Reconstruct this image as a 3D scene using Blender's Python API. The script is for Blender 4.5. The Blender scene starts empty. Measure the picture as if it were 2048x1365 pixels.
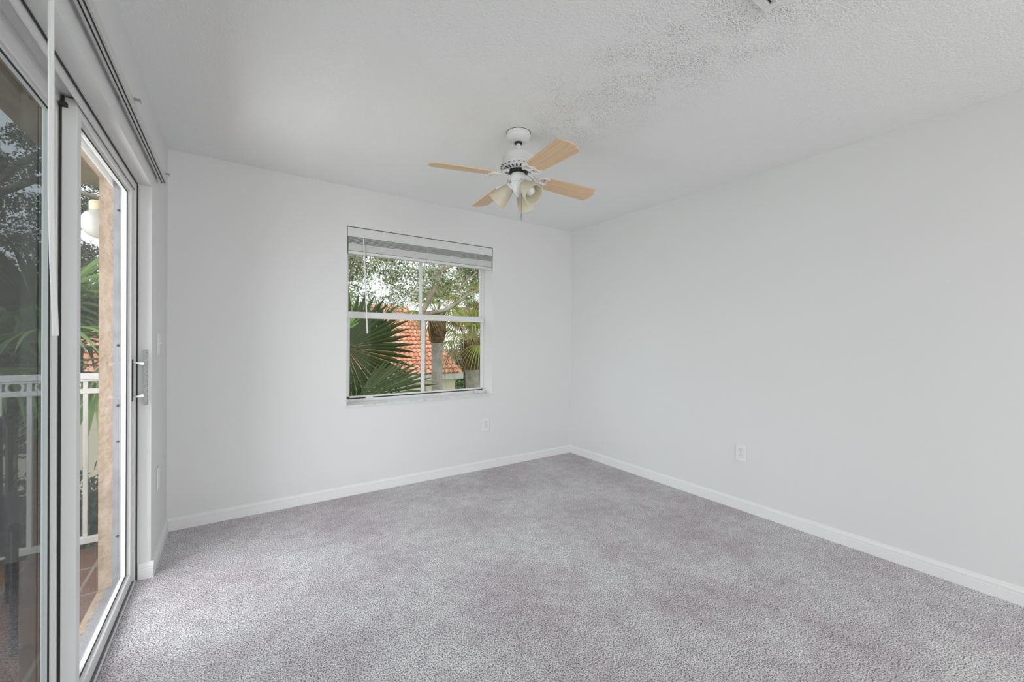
import bpy, math, random
import numpy as np
from mathutils import Vector, Matrix

random.seed(7)
rng = np.random.default_rng(7)
S = bpy.context.scene
COL = S.collection
PI = math.pi
R = math.radians

# ---------------------------------------------------------------- camera
CAM_H = 1.241
yaw, pitch, roll = R(34.125), R(-0.179), R(0.384)
fw = Vector((math.sin(yaw) * math.cos(pitch), math.cos(yaw) * math.cos(pitch), math.sin(pitch)))
rt = Vector((math.cos(yaw), -math.sin(yaw), 0))
up = rt.cross(fw)
r2 = rt * math.cos(roll) + up * math.sin(roll)
u2 = -rt * math.sin(roll) + up * math.cos(roll)
cd = bpy.data.cameras.new('camera')
cd.sensor_width = 36.0
cd.lens = 821.96 / 2048 * 36.0
cd.clip_start = 0.02
cd.clip_end = 300
cam = bpy.data.objects.new('camera', cd)
M = Matrix.Identity(4)
for i in range(3):
    M[i][0], M[i][1], M[i][2] = r2[i], u2[i], -fw[i]
M[2][3] = CAM_H
cam.matrix_world = M
COL.objects.link(cam)
S.camera = cam

# ---------------------------------------------------------------- view, world, daylight, fill lamps
vs = S.view_settings
vs.view_transform = 'Standard'
vs.look = 'None'
vs.gamma = 1.0
vs.use_curve_mapping = False
vs.exposure = 0.02
W = bpy.data.worlds.new('world')
S.world = W
W.use_nodes = True
bg = W.node_tree.nodes['Background']
bg.inputs[0].default_value = (0.90, 0.95, 1.0, 1)
bg.inputs[1].default_value = 1.54


def area(name, loc, direction, sx, sy, power, color=(1, 1, 1), spread=180):
    l = bpy.data.lights.new(name, 'AREA')
    l.shape = 'RECTANGLE'
    l.size, l.size_y = sx, sy
    l.energy = power
    l.color = color
    l.spread = R(spread)
    o = bpy.data.objects.new(name, l)
    o.location = loc
    o.rotation_euler = Vector(direction).to_track_quat('-Z', 'Y').to_euler()
    COL.objects.link(o)
    return o


# added area lamp standing in for open sky, unseen beside the sliding door
area('balcony_sky_fill', (-2.35, 1.9, 1.95), (1, 0.0, -0.42), 3.4, 2.6, 172, (0.97, 0.98, 1.0))
# added up-light through the door, standing in for bounce to lift the ceiling
area('balcony_up_fill', (-2.05, 2.0, 0.25), (1, 0, 0.38), 3.0, 1.3, 92, (0.985, 0.985, 0.98))
# unseen fill lamp added behind the camera, shining through the rear opening
area('rear_fill', (1.4, -2.85, 1.15), (0, 1, -0.10), 2.6, 2.2, 52, (1.0, 0.985, 0.96))
# soft sun through thin cloud, from behind the house
sl = bpy.data.lights.new('sun', 'SUN')
sl.energy = 1.0
sl.angle = R(45)
sl.color = (1.0, 0.96, 0.88)
so = bpy.data.objects.new('sun', sl)
so.rotation_euler = Vector((0.25, 1.0, -1.25)).to_track_quat('-Z', 'Y').to_euler()
COL.objects.link(so)

# ---------------------------------------------------------------- materials
MATS = {}


def mat(name, color, rough=0.6, spec=0.3, metal=0.0, bump=None, var=None, island=None, trans=0.0, obj=True):
    """bump=(scale, strength, distance) ; var=(scale, color2, lo, hi) ; island=color2"""
    m = bpy.data.materials.new(name)
    m.use_nodes = True
    nt = m.node_tree
    N, L = nt.nodes, nt.links
    p = N['Principled BSDF']
    p.inputs['Roughness'].default_value = rough
    p.inputs['Specular IOR Level'].default_value = spec
    p.inputs['Metallic'].default_value = metal
    p.inputs['Base Color'].default_value = (*color, 1)
    tc = N.new('ShaderNodeTexCoord')
    src = None
    if var:
        n = N.new('ShaderNodeTexNoise')
        n.inputs['Scale'].default_value = var[0]
        n.inputs['Detail'].default_value = 4
        L.new(tc.outputs['Object'], n.inputs['Vector'])
        cr = N.new('ShaderNodeValToRGB')
        cr.color_ramp.elements[0].position = var[2]
        cr.color_ramp.elements[1].position = var[3]
        cr.color_ramp.elements[0].color = (*color, 1)
        cr.color_ramp.elements[1].color = (*var[1], 1)
        L.new(n.outputs['Fac'], cr.inputs['Fac'])
        src = cr.outputs['Color']
        L.new(src, p.inputs['Base Color'])
    if island:
        g = N.new('ShaderNodeNewGeometry')
        cr = N.new('ShaderNodeValToRGB')
        cr.color_ramp.elements[0].color = (*color, 1)
        cr.color_ramp.elements[1].color = (*island, 1)
        L.new(g.outputs['Random Per Island'], cr.inputs['Fac'])
        src = cr.outputs['Color']
        L.new(src, p.inputs['Base Color'])
    if bump:
        n = N.new('ShaderNodeTexNoise')
        n.inputs['Scale'].default_value = bump[0]
        n.inputs['Detail'].default_value = 3
        L.new(tc.outputs['Object'], n.inputs['Vector'])
        b = N.new('ShaderNodeBump')
        b.inputs['Strength'].default_value = bump[1]
        b.inputs['Distance'].default_value = bump[2]
        L.new(n.outputs['Fac'], b.inputs['Height'])
        L.new(b.outputs['Normal'], p.inputs['Normal'])
    if trans > 0:
        t = N.new('ShaderNodeBsdfTranslucent')
        t.inputs['Color'].default_value = (*color, 1)
        if src:
            L.new(src, t.inputs['Color'])
        mx = N.new('ShaderNodeMixShader')
        mx.inputs[0].default_value = trans
        L.new(p.outputs[0], mx.inputs[1])
        L.new(t.outputs[0], mx.inputs[2])
        L.new(mx.outputs[0], N['Material Output'].inputs['Surface'])
    MATS[name] = m
    return m


def glass(name, tint, refl=0.06, haze=0.0, hazecol=(0.5, 0.5, 0.5)):
    m = bpy.data.materials.new(name)
    m.use_nodes = True
    nt = m.node_tree
    N, L = nt.nodes, nt.links
    N.remove(N['Principled BSDF'])
    t = N.new('ShaderNodeBsdfTransparent')
    t.inputs[0].default_value = (*tint, 1)
    g = N.new('ShaderNodeBsdfGlossy')
    g.inputs['Roughness'].default_value = 0.0
    fr = N.new('ShaderNodeFresnel')
    fr.inputs['IOR'].default_value = 1.45
    mu = N.new('ShaderNodeMath')
    mu.operation = 'MULTIPLY'
    mu.inputs[1].default_value = refl
    L.new(fr.outputs[0], mu.inputs[0])
    mx = N.new('ShaderNodeMixShader')
    L.new(mu.outputs[0], mx.inputs[0])
    L.new(t.outputs[0], mx.inputs[1])
    L.new(g.outputs[0], mx.inputs[2])
    out = mx.outputs[0]
    if haze > 0:
        d = N.new('ShaderNodeBsdfDiffuse')
        d.inputs[0].default_value = (*hazecol, 1)
        m2 = N.new('ShaderNodeMixShader')
        m2.inputs[0].default_value = haze
        L.new(out, m2.inputs[1])
        L.new(d.outputs[0], m2.inputs[2])
        out = m2.outputs[0]
    L.new(out, N['Material Output'].inputs['Surface'])
    return m


M_wall = mat('wall_paint', (0.76, 0.76, 0.76), 0.65, 0.2, bump=(140, 0.10, 0.002))
M_trim = mat('trim_paint', (0.83, 0.83, 0.83), 0.45, 0.3)
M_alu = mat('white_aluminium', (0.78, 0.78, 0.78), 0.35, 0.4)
M_galu = mat('grey_aluminium', (0.27, 0.27, 0.29), 0.4, 0.4, var=(14, (0.21, 0.21, 0.225), 0.45, 0.7))
M_dark = mat('dark_gasket_gap', (0.035, 0.035, 0.035), 0.6)
M_plastic = mat('white_plastic', (0.82, 0.82, 0.81), 0.4, 0.4)
M_blind = mat('blind_vinyl', (0.72, 0.72, 0.72), 0.45, 0.3)
M_track = mat('track_metal', (0.62, 0.62, 0.62), 0.35, 0.4)
M_trackd = mat('track_shadow_gap', (0.10, 0.10, 0.10), 0.5)
M_clip = mat('bracket_metal', (0.42, 0.42, 0.42), 0.35, 0.5, metal=0.5)
M_grip = mat('worn_grip', (0.17, 0.17, 0.17), 0.5, 0.4, var=(220, (0.33, 0.33, 0.33), 0.4, 0.65))
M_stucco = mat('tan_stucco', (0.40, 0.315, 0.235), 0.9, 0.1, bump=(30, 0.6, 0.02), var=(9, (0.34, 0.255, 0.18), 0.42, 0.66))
M_sill = mat('marble_sill', (0.72, 0.72, 0.71), 0.35, 0.4, var=(30, (0.55, 0.55, 0.55), 0.5, 0.75))
M_fan = mat('fan_enamel', (0.80, 0.80, 0.80), 0.3, 0.4)
M_shade = mat('lamp_shade_glass', (0.86, 0.81, 0.67), 0.3, 0.5, trans=0.45, var=(16, (0.90, 0.87, 0.77), 0.4, 0.65))
M_bulb = mat('bulb_glass', (0.85, 0.85, 0.85), 0.2, 0.5)
M_brass = mat('chain_metal', (0.30, 0.24, 0.20), 0.35, 0.5, metal=0.6)
M_glassD = glass('door_glass', (0.95, 0.96, 0.96), 0.22)
M_glassW = glass('window_glass', (0.96, 0.97, 0.96), 0.12)
M_screen = glass('insect_screen', (0.50, 0.525, 0.53), 0.0)
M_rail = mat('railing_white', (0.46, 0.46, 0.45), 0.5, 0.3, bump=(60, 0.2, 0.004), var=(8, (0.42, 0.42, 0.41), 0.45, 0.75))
M_globe = mat('globe_glass', (0.55, 0.55, 0.53), 0.25, 0.5, trans=0.25)
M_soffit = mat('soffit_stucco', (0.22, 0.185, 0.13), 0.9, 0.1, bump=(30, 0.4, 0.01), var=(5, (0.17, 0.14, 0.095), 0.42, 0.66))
M_tan = mat('tan_metal', (0.55, 0.44, 0.30), 0.5, 0.3)
M_sling = mat('chair_sling', (0.010, 0.010, 0.012), 0.8, 0.1)
M_chairf = mat('chair_frame', (0.018, 0.018, 0.02), 0.5, 0.2)
M_lawn = mat('lawn', (0.07, 0.13, 0.03), 0.95, 0.05, var=(1.2, (0.13, 0.20, 0.06), 0.4, 0.65))
M_cream = mat('cream_render', (0.93, 0.80, 0.66), 0.9, 0.1, bump=(20, 0.3, 0.01))
M_fascia = mat('white_fascia', (0.80, 0.80, 0.78), 0.6, 0.2)
M_oakleaf = mat('oak_leaves', (0.10, 0.12, 0.05), 0.4, 0.5, island=(0.86, 0.87, 0.76), trans=0.45)
_cr = [n for n in M_oakleaf.node_tree.nodes if n.type == 'VALTORGB'][0].color_ramp
for _p, _c in ((0.25, (0.26, 0.30, 0.14, 1)), (0.50, (0.44, 0.47, 0.30, 1)), (0.62, (0.55, 0.44, 0.26, 1)), (0.70, (0.58, 0.62, 0.46, 1))):
    _cr.elements.new(_p).color = _c
M_darkleaf = mat('oak_leaves_dark', (0.07, 0.09, 0.05), 0.45, 0.5, island=(0.24, 0.27, 0.18), trans=0.3)
M_oakbark = mat('oak_bark', (0.38, 0.33, 0.26), 0.9, 0.1, bump=(25, 0.6, 0.02), var=(8, (0.25, 0.21, 0.16), 0.4, 0.7))
M_fan_d = mat('fan_palm_leaf', (0.020, 0.036, 0.005), 0.5, 0.22, island=(0.036, 0.058, 0.008), trans=0.2)
M_fan_l = mat('fan_palm_pale_leaf', (0.045, 0.066, 0.018), 0.5, 0.3, island=(0.080, 0.11, 0.035), trans=0.2)
M_fan_b = mat('fan_palm_bright_leaf', (0.10, 0.19, 0.035), 0.4, 0.4, island=(0.26, 0.40, 0.11), trans=0.3)
M_palm_y = mat('palm_yellow_leaf', (0.22, 0.28, 0.05), 0.5, 0.3, island=(0.50, 0.48, 0.18), trans=0.3)
M_palm_d = mat('palm_dead_leaf', (0.28, 0.19, 0.10), 0.8, 0.1, island=(0.42, 0.30, 0.18), trans=0.1)
M_trunk = mat('palm_trunk_grey', (0.44, 0.40, 0.36), 0.95, 0.1, bump=(12, 0.8, 0.04), var=(5, (0.32, 0.28, 0.24), 0.4, 0.7))
M_boot = mat('palm_boot_brown', (0.26, 0.16, 0.10), 0.95, 0.1, bump=(22, 0.9, 0.05), var=(10, (0.13, 0.08, 0.05), 0.4, 0.65))
M_bush = mat('shrub_leaves', (0.10, 0.16, 0.03), 0.6, 0.3, island=(0.30, 0.36, 0.10), trans=0.25)
M_dkbush = mat('dark_shrub_leaves', (0.035, 0.05, 0.025), 0.6, 0.3, island=(0.12, 0.15, 0.08), trans=0.15)
M_far = mat('distant_leaves', (0.16, 0.20, 0.12), 0.8, 0.1, island=(0.36, 0.40, 0.30), trans=0.2)


def carpet_mat():
    m = bpy.data.materials.new('carpet')
    m.use_nodes = True
    N, L = m.node_tree.nodes, m.node_tree.links
    p = N['Principled BSDF']
    p.inputs['Roughness'].default_value = 0.95
    p.inputs['Specular IOR Level'].default_value = 0.05
    tc = N.new('ShaderNodeTexCoord')
    n1 = N.new('ShaderNodeTexNoise'); n1.inputs['Scale'].default_value = 190; n1.inputs['Detail'].default_value = 2.5
    n2 = N.new('ShaderNodeTexNoise'); n2.inputs['Scale'].default_value = 2.2; n2.inputs['Detail'].default_value = 5
    n3 = N.new('ShaderNodeTexNoise'); n3.inputs['Scale'].default_value = 14; n3.inputs['Detail'].default_value = 4
    for n in (n1, n2, n3):
        L.new(tc.outputs['Object'], n.inputs['Vector'])
    c1 = N.new('ShaderNodeValToRGB')
    e = c1.color_ramp.elements
    e[0].position, e[0].color = 0.37, (0.20, 0.192, 0.20, 1)
    e[1].position, e[1].color = 0.59, (1.0, 0.98, 1.0, 1)
    L.new(n1.outputs['Fac'], c1.inputs['Fac'])
    c2 = N.new('ShaderNodeValToRGB')
    e = c2.color_ramp.elements
    e[0].position, e[0].color = 0.36, (0.84, 0.80, 0.82, 1)
    e[1].position, e[1].color = 0.62, (1, 1, 1.0, 1)
    L.new(n2.outputs['Fac'], c2.inputs['Fac'])
    c3 = N.new('ShaderNodeValToRGB')
    e = c3.color_ramp.elements
    e[0].position, e[0].color = 0.35, (0.86, 0.85, 0.86, 1)
    e[1].position, e[1].color = 0.62, (1, 1, 1, 1)
    L.new(n3.outputs['Fac'], c3.inputs['Fac'])
    a = N.new('ShaderNodeMix'); a.data_type = 'RGBA'; a.blend_type = 'MULTIPLY'; a.inputs[0].default_value = 1
    b = N.new('ShaderNodeMix'); b.data_type = 'RGBA'; b.blend_type = 'MULTIPLY'; b.inputs[0].default_value = 1
    L.new(c1.outputs[0], a.inputs[6]); L.new(c2.outputs[0], a.inputs[7])
    L.new(a.outputs[2], b.inputs[6]); L.new(c3.outputs[0], b.inputs[7])
    L.new(b.outputs[2], p.inputs['Base Color'])
    bp = N.new('ShaderNodeBump'); bp.inputs['Strength'].default_value = 0.8; bp.inputs['Distance'].default_value = 0.006
    L.new(n1.outputs['Fac'], bp.inputs['Height'])
    L.new(bp.outputs[0], p.inputs['Normal'])
    return m


def ceiling_mat():
    m = bpy.data.materials.new('popcorn_ceiling')
    m.use_nodes = True
    N, L = m.node_tree.nodes, m.node_tree.links
    p = N['Principled BSDF']
    p.inputs['Roughness'].default_value = 0.9
    p.inputs['Specular IOR Level'].default_value = 0.1
    p.inputs['Base Color'].default_value = (0.88, 0.88, 0.88, 1)
    tc = N.new('ShaderNodeTexCoord')
    n1 = N.new('ShaderNodeTexNoise'); n1.inputs['Scale'].default_value = 110; n1.inputs['Detail'].default_value = 3
    v1 = N.new('ShaderNodeTexVoronoi'); v1.inputs['Scale'].default_value = 130
    L.new(tc.outputs['Object'], n1.inputs['Vector'])
    L.new(tc.outputs['Object'], v1.inputs['Vector'])
    # stronger bump and painted speck shadows in a band from fan towards vent
    sx = N.new('ShaderNodeSeparateXYZ')
    L.new(tc.outputs['Object'], sx.inputs[0])

    def math_(op, a, b=None):
        q = N.new('ShaderNodeMath'); q.operation = op
        for i, v in enumerate((a, b)):
            if v is None:
                continue
            if isinstance(v, (int, float)):
                q.inputs[i].default_value = v
            else:
                L.new(v, q.inputs[i])
        return q.outputs[0]
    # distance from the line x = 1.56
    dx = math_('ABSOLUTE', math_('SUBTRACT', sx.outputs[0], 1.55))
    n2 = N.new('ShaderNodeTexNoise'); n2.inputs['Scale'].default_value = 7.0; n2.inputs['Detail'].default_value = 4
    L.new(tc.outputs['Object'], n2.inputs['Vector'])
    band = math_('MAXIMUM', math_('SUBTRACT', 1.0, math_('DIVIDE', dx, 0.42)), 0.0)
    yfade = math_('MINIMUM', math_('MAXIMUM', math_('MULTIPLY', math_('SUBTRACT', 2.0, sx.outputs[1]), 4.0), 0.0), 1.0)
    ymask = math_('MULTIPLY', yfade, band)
    speck_mask = math_('MULTIPLY', ymask, math_('MAXIMUM', math_('MULTIPLY', math_('SUBTRACT', n2.outputs['Fac'], 0.33), 6.0), 0.0))
    speck_mask = math_('MINIMUM', speck_mask, 1.0)
    h = math_('ADD', n1.outputs['Fac'], math_('MULTIPLY', math_('SUBTRACT', 1.0, v1.outputs['Distance']), math_('ADD', 0.5, math_('MULTIPLY', speck_mask, 1.4))))
    bp = N.new('ShaderNodeBump'); bp.inputs['Strength'].default_value = 0.42; bp.inputs['Distance'].default_value = 0.006
    L.new(h, bp.inputs['Height'])
    L.new(bp.outputs[0], p.inputs['Normal'])
    # raking-light shadows of the specks, painted dark into the base colour
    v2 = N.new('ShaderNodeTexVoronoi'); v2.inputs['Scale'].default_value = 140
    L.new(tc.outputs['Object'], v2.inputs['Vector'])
    speck_shade = math_('MULTIPLY', math_('LESS_THAN', v2.outputs['Distance'], 0.26), speck_mask)
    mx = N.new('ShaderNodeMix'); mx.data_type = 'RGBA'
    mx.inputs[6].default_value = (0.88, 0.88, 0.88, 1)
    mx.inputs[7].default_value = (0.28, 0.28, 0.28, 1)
    L.new(speck_shade, mx.inputs[0])
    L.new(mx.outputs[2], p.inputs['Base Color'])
    return m


def wood_mat():
    m = bpy.data.materials.new('blade_wood')
    m.use_nodes = True
    N, L = m.node_tree.nodes, m.node_tree.links
    p = N['Principled BSDF']
    p.inputs['Roughness'].default_value = 0.45
    tc = N.new('ShaderNodeTexCoord')
    mp = N.new('ShaderNodeMapping')
    mp.inputs['Scale'].default_value = (1.0, 9, 9)
    L.new(tc.outputs['Object'], mp.inputs['Vector'])
    w = N.new('ShaderNodeTexWave')
    w.wave_type = 'BANDS'; w.bands_direction = 'Y'
    w.inputs['Scale'].default_value = 1.6
    w.inputs['Distortion'].default_value = 11
    w.inputs['Detail'].default_value = 3
    w.inputs['Detail Scale'].default_value = 1.6
    L.new(mp.outputs[0], w.inputs['Vector'])
    c = N.new('ShaderNodeValToRGB')
    c.color_ramp.elements[0].color = (0.72, 0.50, 0.30, 1)
    c.color_ramp.elements[1].color = (0.79, 0.575, 0.365, 1)
    L.new(w.outputs['Fac'], c.inputs['Fac'])
    L.new(c.outputs[0], p.inputs['Base Color'])
    return m


def brick_mat(name, c1, c2, mortar, bw, bh, msize, rough=0.6, swap=False):
    m = bpy.data.materials.new(name)
    m.use_nodes = True
    N, L = m.node_tree.nodes, m.node_tree.links
    p = N['Principled BSDF']
    p.inputs['Roughness'].default_value = rough
    tc = N.new('ShaderNodeTexCoord')
    b = N.new('ShaderNodeTexBrick')
    b.offset = 0.0
    b.inputs['Color1'].default_value = (*c1, 1)
    b.inputs['Color2'].default_value = (*c2, 1)
    b.inputs['Mortar'].default_value = (*mortar, 1)
    b.inputs['Scale'].default_value = 1
    b.inputs['Brick Width'].default_value = bw
    b.inputs['Row Height'].default_value = bh
    b.inputs['Mortar Size'].default_value = msize
    L.new(tc.outputs['Object'], b.inputs['Vector'])
    L.new(b.outputs['Color'], p.inputs['Base Color'])
    return m


M_carpet = carpet_mat()
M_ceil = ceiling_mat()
M_wood = wood_mat()
M_tile = brick_mat('terracotta_tiles', (0.22, 0.10, 0.052), (0.12, 0.068, 0.05), (0.20, 0.18, 0.16), 0.33, 0.33, 0.008, 0.4)
M_roof = mat('clay_tile', (0.66, 0.28, 0.16), 0.8, 0.15, island=(0.86, 0.50, 0.36))


# ---------------------------------------------------------------- mesh helpers
class MB:
    def __init__(self):
        self.v, self.f = [], []

    def add(self, verts, faces, T=None):
        o = len(self.v)
        if T is not None:
            verts = [tuple(T @ Vector(q)) for q in verts]
        self.v += [tuple(q) for q in verts]
        self.f += [tuple(i + o for i in f) for f in faces]
        return self

    def box(self, x0, y0, z0, x1, y1, z1, T=None):
        x0, x1 = min(x0, x1), max(x0, x1); y0, y1 = min(y0, y1), max(y0, y1); z0, z1 = min(z0, z1), max(z0, z1)
        v = [(x0, y0, z0), (x1, y0, z0), (x1, y1, z0), (x0, y1, z0), (x0, y0, z1), (x1, y0, z1), (x1, y1, z1), (x0, y1, z1)]
        f = [(0, 3, 2, 1), (4, 5, 6, 7), (0, 1, 5, 4), (1, 2, 6, 5), (2, 3, 7, 6), (3, 0, 4, 7)]
        return self.add(v, f, T)

    def prism(self, poly, z0, z1, T=None):
        n = len(poly)
        v = [(x, y, z0) for x, y in poly] + [(x, y, z1) for x, y in poly]
        f = [tuple(reversed(range(n))), tuple(range(n, 2 * n))]
        f += [(i, (i + 1) % n, n + (i + 1) % n, n + i) for i in range(n)]
        return self.add(v, f, T)

    def lathe(self, prof, seg=32, T=None, caps=True):
        v, f = [], []
        n = len(prof)
        for r, z in prof:
            for k in range(seg):
                a = 2 * PI * k / seg
                v.append((r * math.cos(a), r * math.sin(a), z))
        for i in range(n - 1):
            for k in range(seg):
                k2 = (k + 1) % seg
                f.append((i * seg + k, i * seg + k2, (i + 1) * seg + k2, (i + 1) * seg + k))
        if caps:
            f.append(tuple(reversed(range(seg))))
            f.append(tuple(range((n - 1) * seg, n * seg)))
        return self.add(v, f, T)

    def tube(self, pts, r, seg=8, caps=True):
        pts = [Vector(q) for q in pts]
        n = len(pts)
        rr = r if isinstance(r, (list, tuple)) else [r] * n
        v, f = [], []
        ref = None
        for i, q in enumerate(pts):
            t = (pts[min(i + 1, n - 1)] - pts[max(i - 1, 0)]).normalized()
            if ref is None:
                ref = Vector((0, 0, 1)) if abs(t.z) < 0.9 else Vector((1, 0, 0))
            a = (ref - t * ref.dot(t)).normalized()
            ref = a
            b = t.cross(a)
            for k in range(seg):
                an = 2 * PI * k / seg
                v.append(q + (a * math.cos(an) + b * math.sin(an)) * rr[i])
        for i in range(n - 1):
            for k in range(seg):
                k2 = (k + 1) % seg
                f.append((i * seg + k, i * seg + k2, (i + 1) * seg + k2, (i + 1) * seg + k))
        if caps:
            f.append(tuple(reversed(range(seg))))
            f.append(tuple(range((n - 1) * seg, n * seg)))
        return self.add(v, f)

    def build(self, name, m, parent=None, smooth=False, bevel=0.0, origin=None):
        me = bpy.data.meshes.new(name)
        vv = self.v
        if origin is not None:
            vv = [(a - origin[0], b - origin[1], c - origin[2]) for a, b, c in vv]
        me.from_pydata(vv, [], self.f)
        me.materials.append(m)
        if smooth:
            me.polygons.foreach_set('use_smooth', [True] * len(me.polygons))
            me.set_sharp_from_angle(angle=R(38))
        o = bpy.data.objects.new(name, me)
        COL.objects.link(o)
        if origin is not None:
            o.location = origin
        if parent:
            o.parent = parent
        if bevel:
            b = o.modifiers.new('bevel', 'BEVEL')
            b.width = bevel
            b.segments = 2
            b.limit_method = 'ANGLE'
        return o


def tag(o, label=None, cat=None, group=None, kind=None):
    if label: o['label'] = label
    if cat: o['category'] = cat
    if group: o['group'] = group
    if kind: o['kind'] = kind
    return o


def empty(name, loc, label, cat, group=None, kind=None, rz=0):
    o = bpy.data.objects.new(name, None)
    o.empty_display_size = 0.05
    o.location = loc
    o.rotation_euler = (0, 0, rz)
    COL.objects.link(o)
    return tag(o, label, cat, group, kind)


def rel(o, loc):
    """parts are built in world coordinates; hang them under an empty at loc"""
    o.location = Vector(o.location) - Vector(loc)
    return o


# ---------------------------------------------------------------- room shell
XL, XR, YB, YF, H = -0.351, 3.096, 3.405, -2.6, 2.44
YO = 3.635            # outside face of the window wall
XO = -0.485           # back of the white part of the door wall
DY0, DY1, DZ = 0.985, 2.807, 2.02   # sliding door opening
WX0, WX1, WZ0, WZ1 = 0.738, 2.078, 0.700, 2.130

tag(MB().box(-0.404, YF, -0.15, XR + 0.1, YB + 0.1, 0.0).build('floor', M_carpet), 'wall to wall mauve grey cut pile carpet', 'carpet', kind='structure')
tag(MB().box(XL - 0.1, YF, H, XR + 0.1, YB + 0.1, H + 0.12).build('ceiling', M_ceil), 'white popcorn textured ceiling with a band of painted-in speck shadows', 'ceiling', kind='structure')
tag(MB().box(XR, YF - 0.1, 0, XR + 0.1, YB, H).build('wall_right', M_wall), 'long bare white wall on the right with one outlet', 'wall', kind='structure')
b = MB()
b.box(XO, YB, 0, WX0, YO, H).box(WX1, YB, 0, XR + 0.1, YO, H).box(WX0, YB, 0, WX1, YO, WZ0).box(WX0, YB, WZ1, WX1, YO, H)
tag(b.build('wall_back', M_wall), 'white wall holding the window with the raised blind', 'wall', kind='structure')
b = MB()
b.box(XO, YF - 0.1, 0, XL, DY0, H).box(XO, DY1, 0, XL, YB, H).box(XO, DY0, DZ, XL, DY1, H)
tag(b.build('wall_left', M_wall), 'white wall around the sliding glass door', 'wall', kind='structure')
b = MB()
b.box(XL, YF - 0.1, 0, 0.1, YF, H).box(2.75, YF - 0.1, 0, XR, YF, H).box(0.1, YF - 0.1, 2.3, 2.75, YF, H)  # wide opening added to let the rear fill lamp in
tag(b.build('wall_front', M_wall), 'white wall behind the viewer with a wide opening added for a fill lamp', 'wall', kind='structure')
# stucco outside of the door wall
b = MB()
b.box(-0.545, YF - 0.1, -0.35, XO, DY0, 2.6).box(-0.545, DY1 - 0.012, -0.35, XO, YO + 0.05, 2.6).box(-0.545, DY0, DZ, XO, DY1 - 0.012, 2.6)
b.box(-0.545, DY0, -0.35, -0.514, DY1 - 0.012, -0.004)
ext = b.build('wall_exterior', M_stucco)
tag(ext, 'tan rough stucco edge of the outer wall seen through the sliding door', 'wall', kind='structure')


# baseboards with a stepped profile
def baseboard(name, runs, label):
    b = MB()
    prof = [(0, 0), (0.013, 0), (0.013, 0.050), (0.0105, 0.053), (0.012, 0.057), (0.012, 0.066), (0.008, 0.072), (0.006, 0.082), (0, 0.084)]
    for p0, p1, n in runs:
        v = []
        for (px, py) in (p0, p1):
            for d, z in prof:
                v.append((px + n[0] * d, py + n[1] * d, z))
        k = len(prof)
        f = [(i, (i + 1) % k, k + (i + 1) % k, k + i) for i in range(k)] + [tuple(range(k)), tuple(reversed(range(k, 2 * k)))]
        b.add(v, f)
    return tag(b.build(name, M_trim), label, 'baseboard', kind='structure')


baseboard('baseboard_back', [((XL, YB), (2.1195, YB), (0, -1)), ((2.1205, YB), (XR, YB), (0, -1))], 'white stepped baseboard under the window, with a joint')
baseboard('baseboard_right', [((XR, YF), (XR, YB), (-1, 0))], 'white stepped baseboard along the long right wall')
baseboard('baseboard_left', [((XL, DY1), (XL, YB), (1, 0)), ((-0.400, DY1), (XL + 0.013, DY1), (0, -1))], 'short white baseboard wrapping the jamb of the sliding door')
# sliver of caulked joint
tag(MB().box(2.1195, YB - 0.0145, 0, 2.1245, YB, 0.085).build('trim_1', M_trim), 'small raised joint strip in the back baseboard', 'trim', kind='structure')

# ---------------------------------------------------------------- window
wy0, wy1 = 3.572, 3.622
win = empty('window_1', ((WX0 + WX1) / 2, wy0, WZ0), 'white single hung window with four panes above a marble sill', 'window', kind='structure')
WL = win.location.copy()


def wpart(b, name, m, **k):
    return rel(b.build(name, m, win, **k), WL)


fx0, fx1, fz0, fz1 = WX0, WX1, 0.700, WZ1
ft = 0.034
b = MB()
b.box(fx0, wy0, fz0, fx0 + ft, wy1, fz1).box(fx1 - 0.014, wy0, fz0, fx1, wy1, fz1).box(fx0, wy0, fz1 - 0.03, fx1, wy1, fz1).box(fx0, wy0 - 0.012, fz0, fx1, wy1, 0.738)
wpart(b, 'window_frame', M_alu, bevel=0.002)
# lower sash (inner), upper sash (outer)
ly0, ly1 = 3.570, 3.592
b = MB()
b.box(0.775, ly0, 0.747, 0.797, ly1, 1.46).box(2.056, ly0, 0.747, 2.074, ly1, 1.46).box(0.775, ly0, 0.747, 2.074, ly1, 0.760).box(0.772, ly0 - 0.006, 1.412, 2.075, ly1, 1.462)
b.box(1.424, ly0 + 0.002, 0.76, 1.455, ly1, 1.412)
lower = wpart(b, 'lower_sash', M_alu, bevel=0.0015)
b = MB()
b.box(0.772, 3.596, 1.44, 0.790, 3.618, 2.10).box(2.044, 3.596, 1.44, 2.064, 3.618, 2.10).box(0.772, 3.596, 2.07, 2.064, 3.618, 2.10).box(0.772, 3.596, 1.43, 2.064, 3.618, 1.468)
b.box(1.408, 3.598, 1.46, 1.437, 3.616, 2.08)
upper = wpart(b, 'upper_sash', M_alu, bevel=0.0015)
g = MB().box(0.796, 3.580, 0.759, 2.057, 3.583, 1.414).build('pane', M_glassW, lower)
g = MB().box(0.789, 3.606, 1.466, 2.046, 3.609, 2.072).build('pane', M_glassW, upper)
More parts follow.
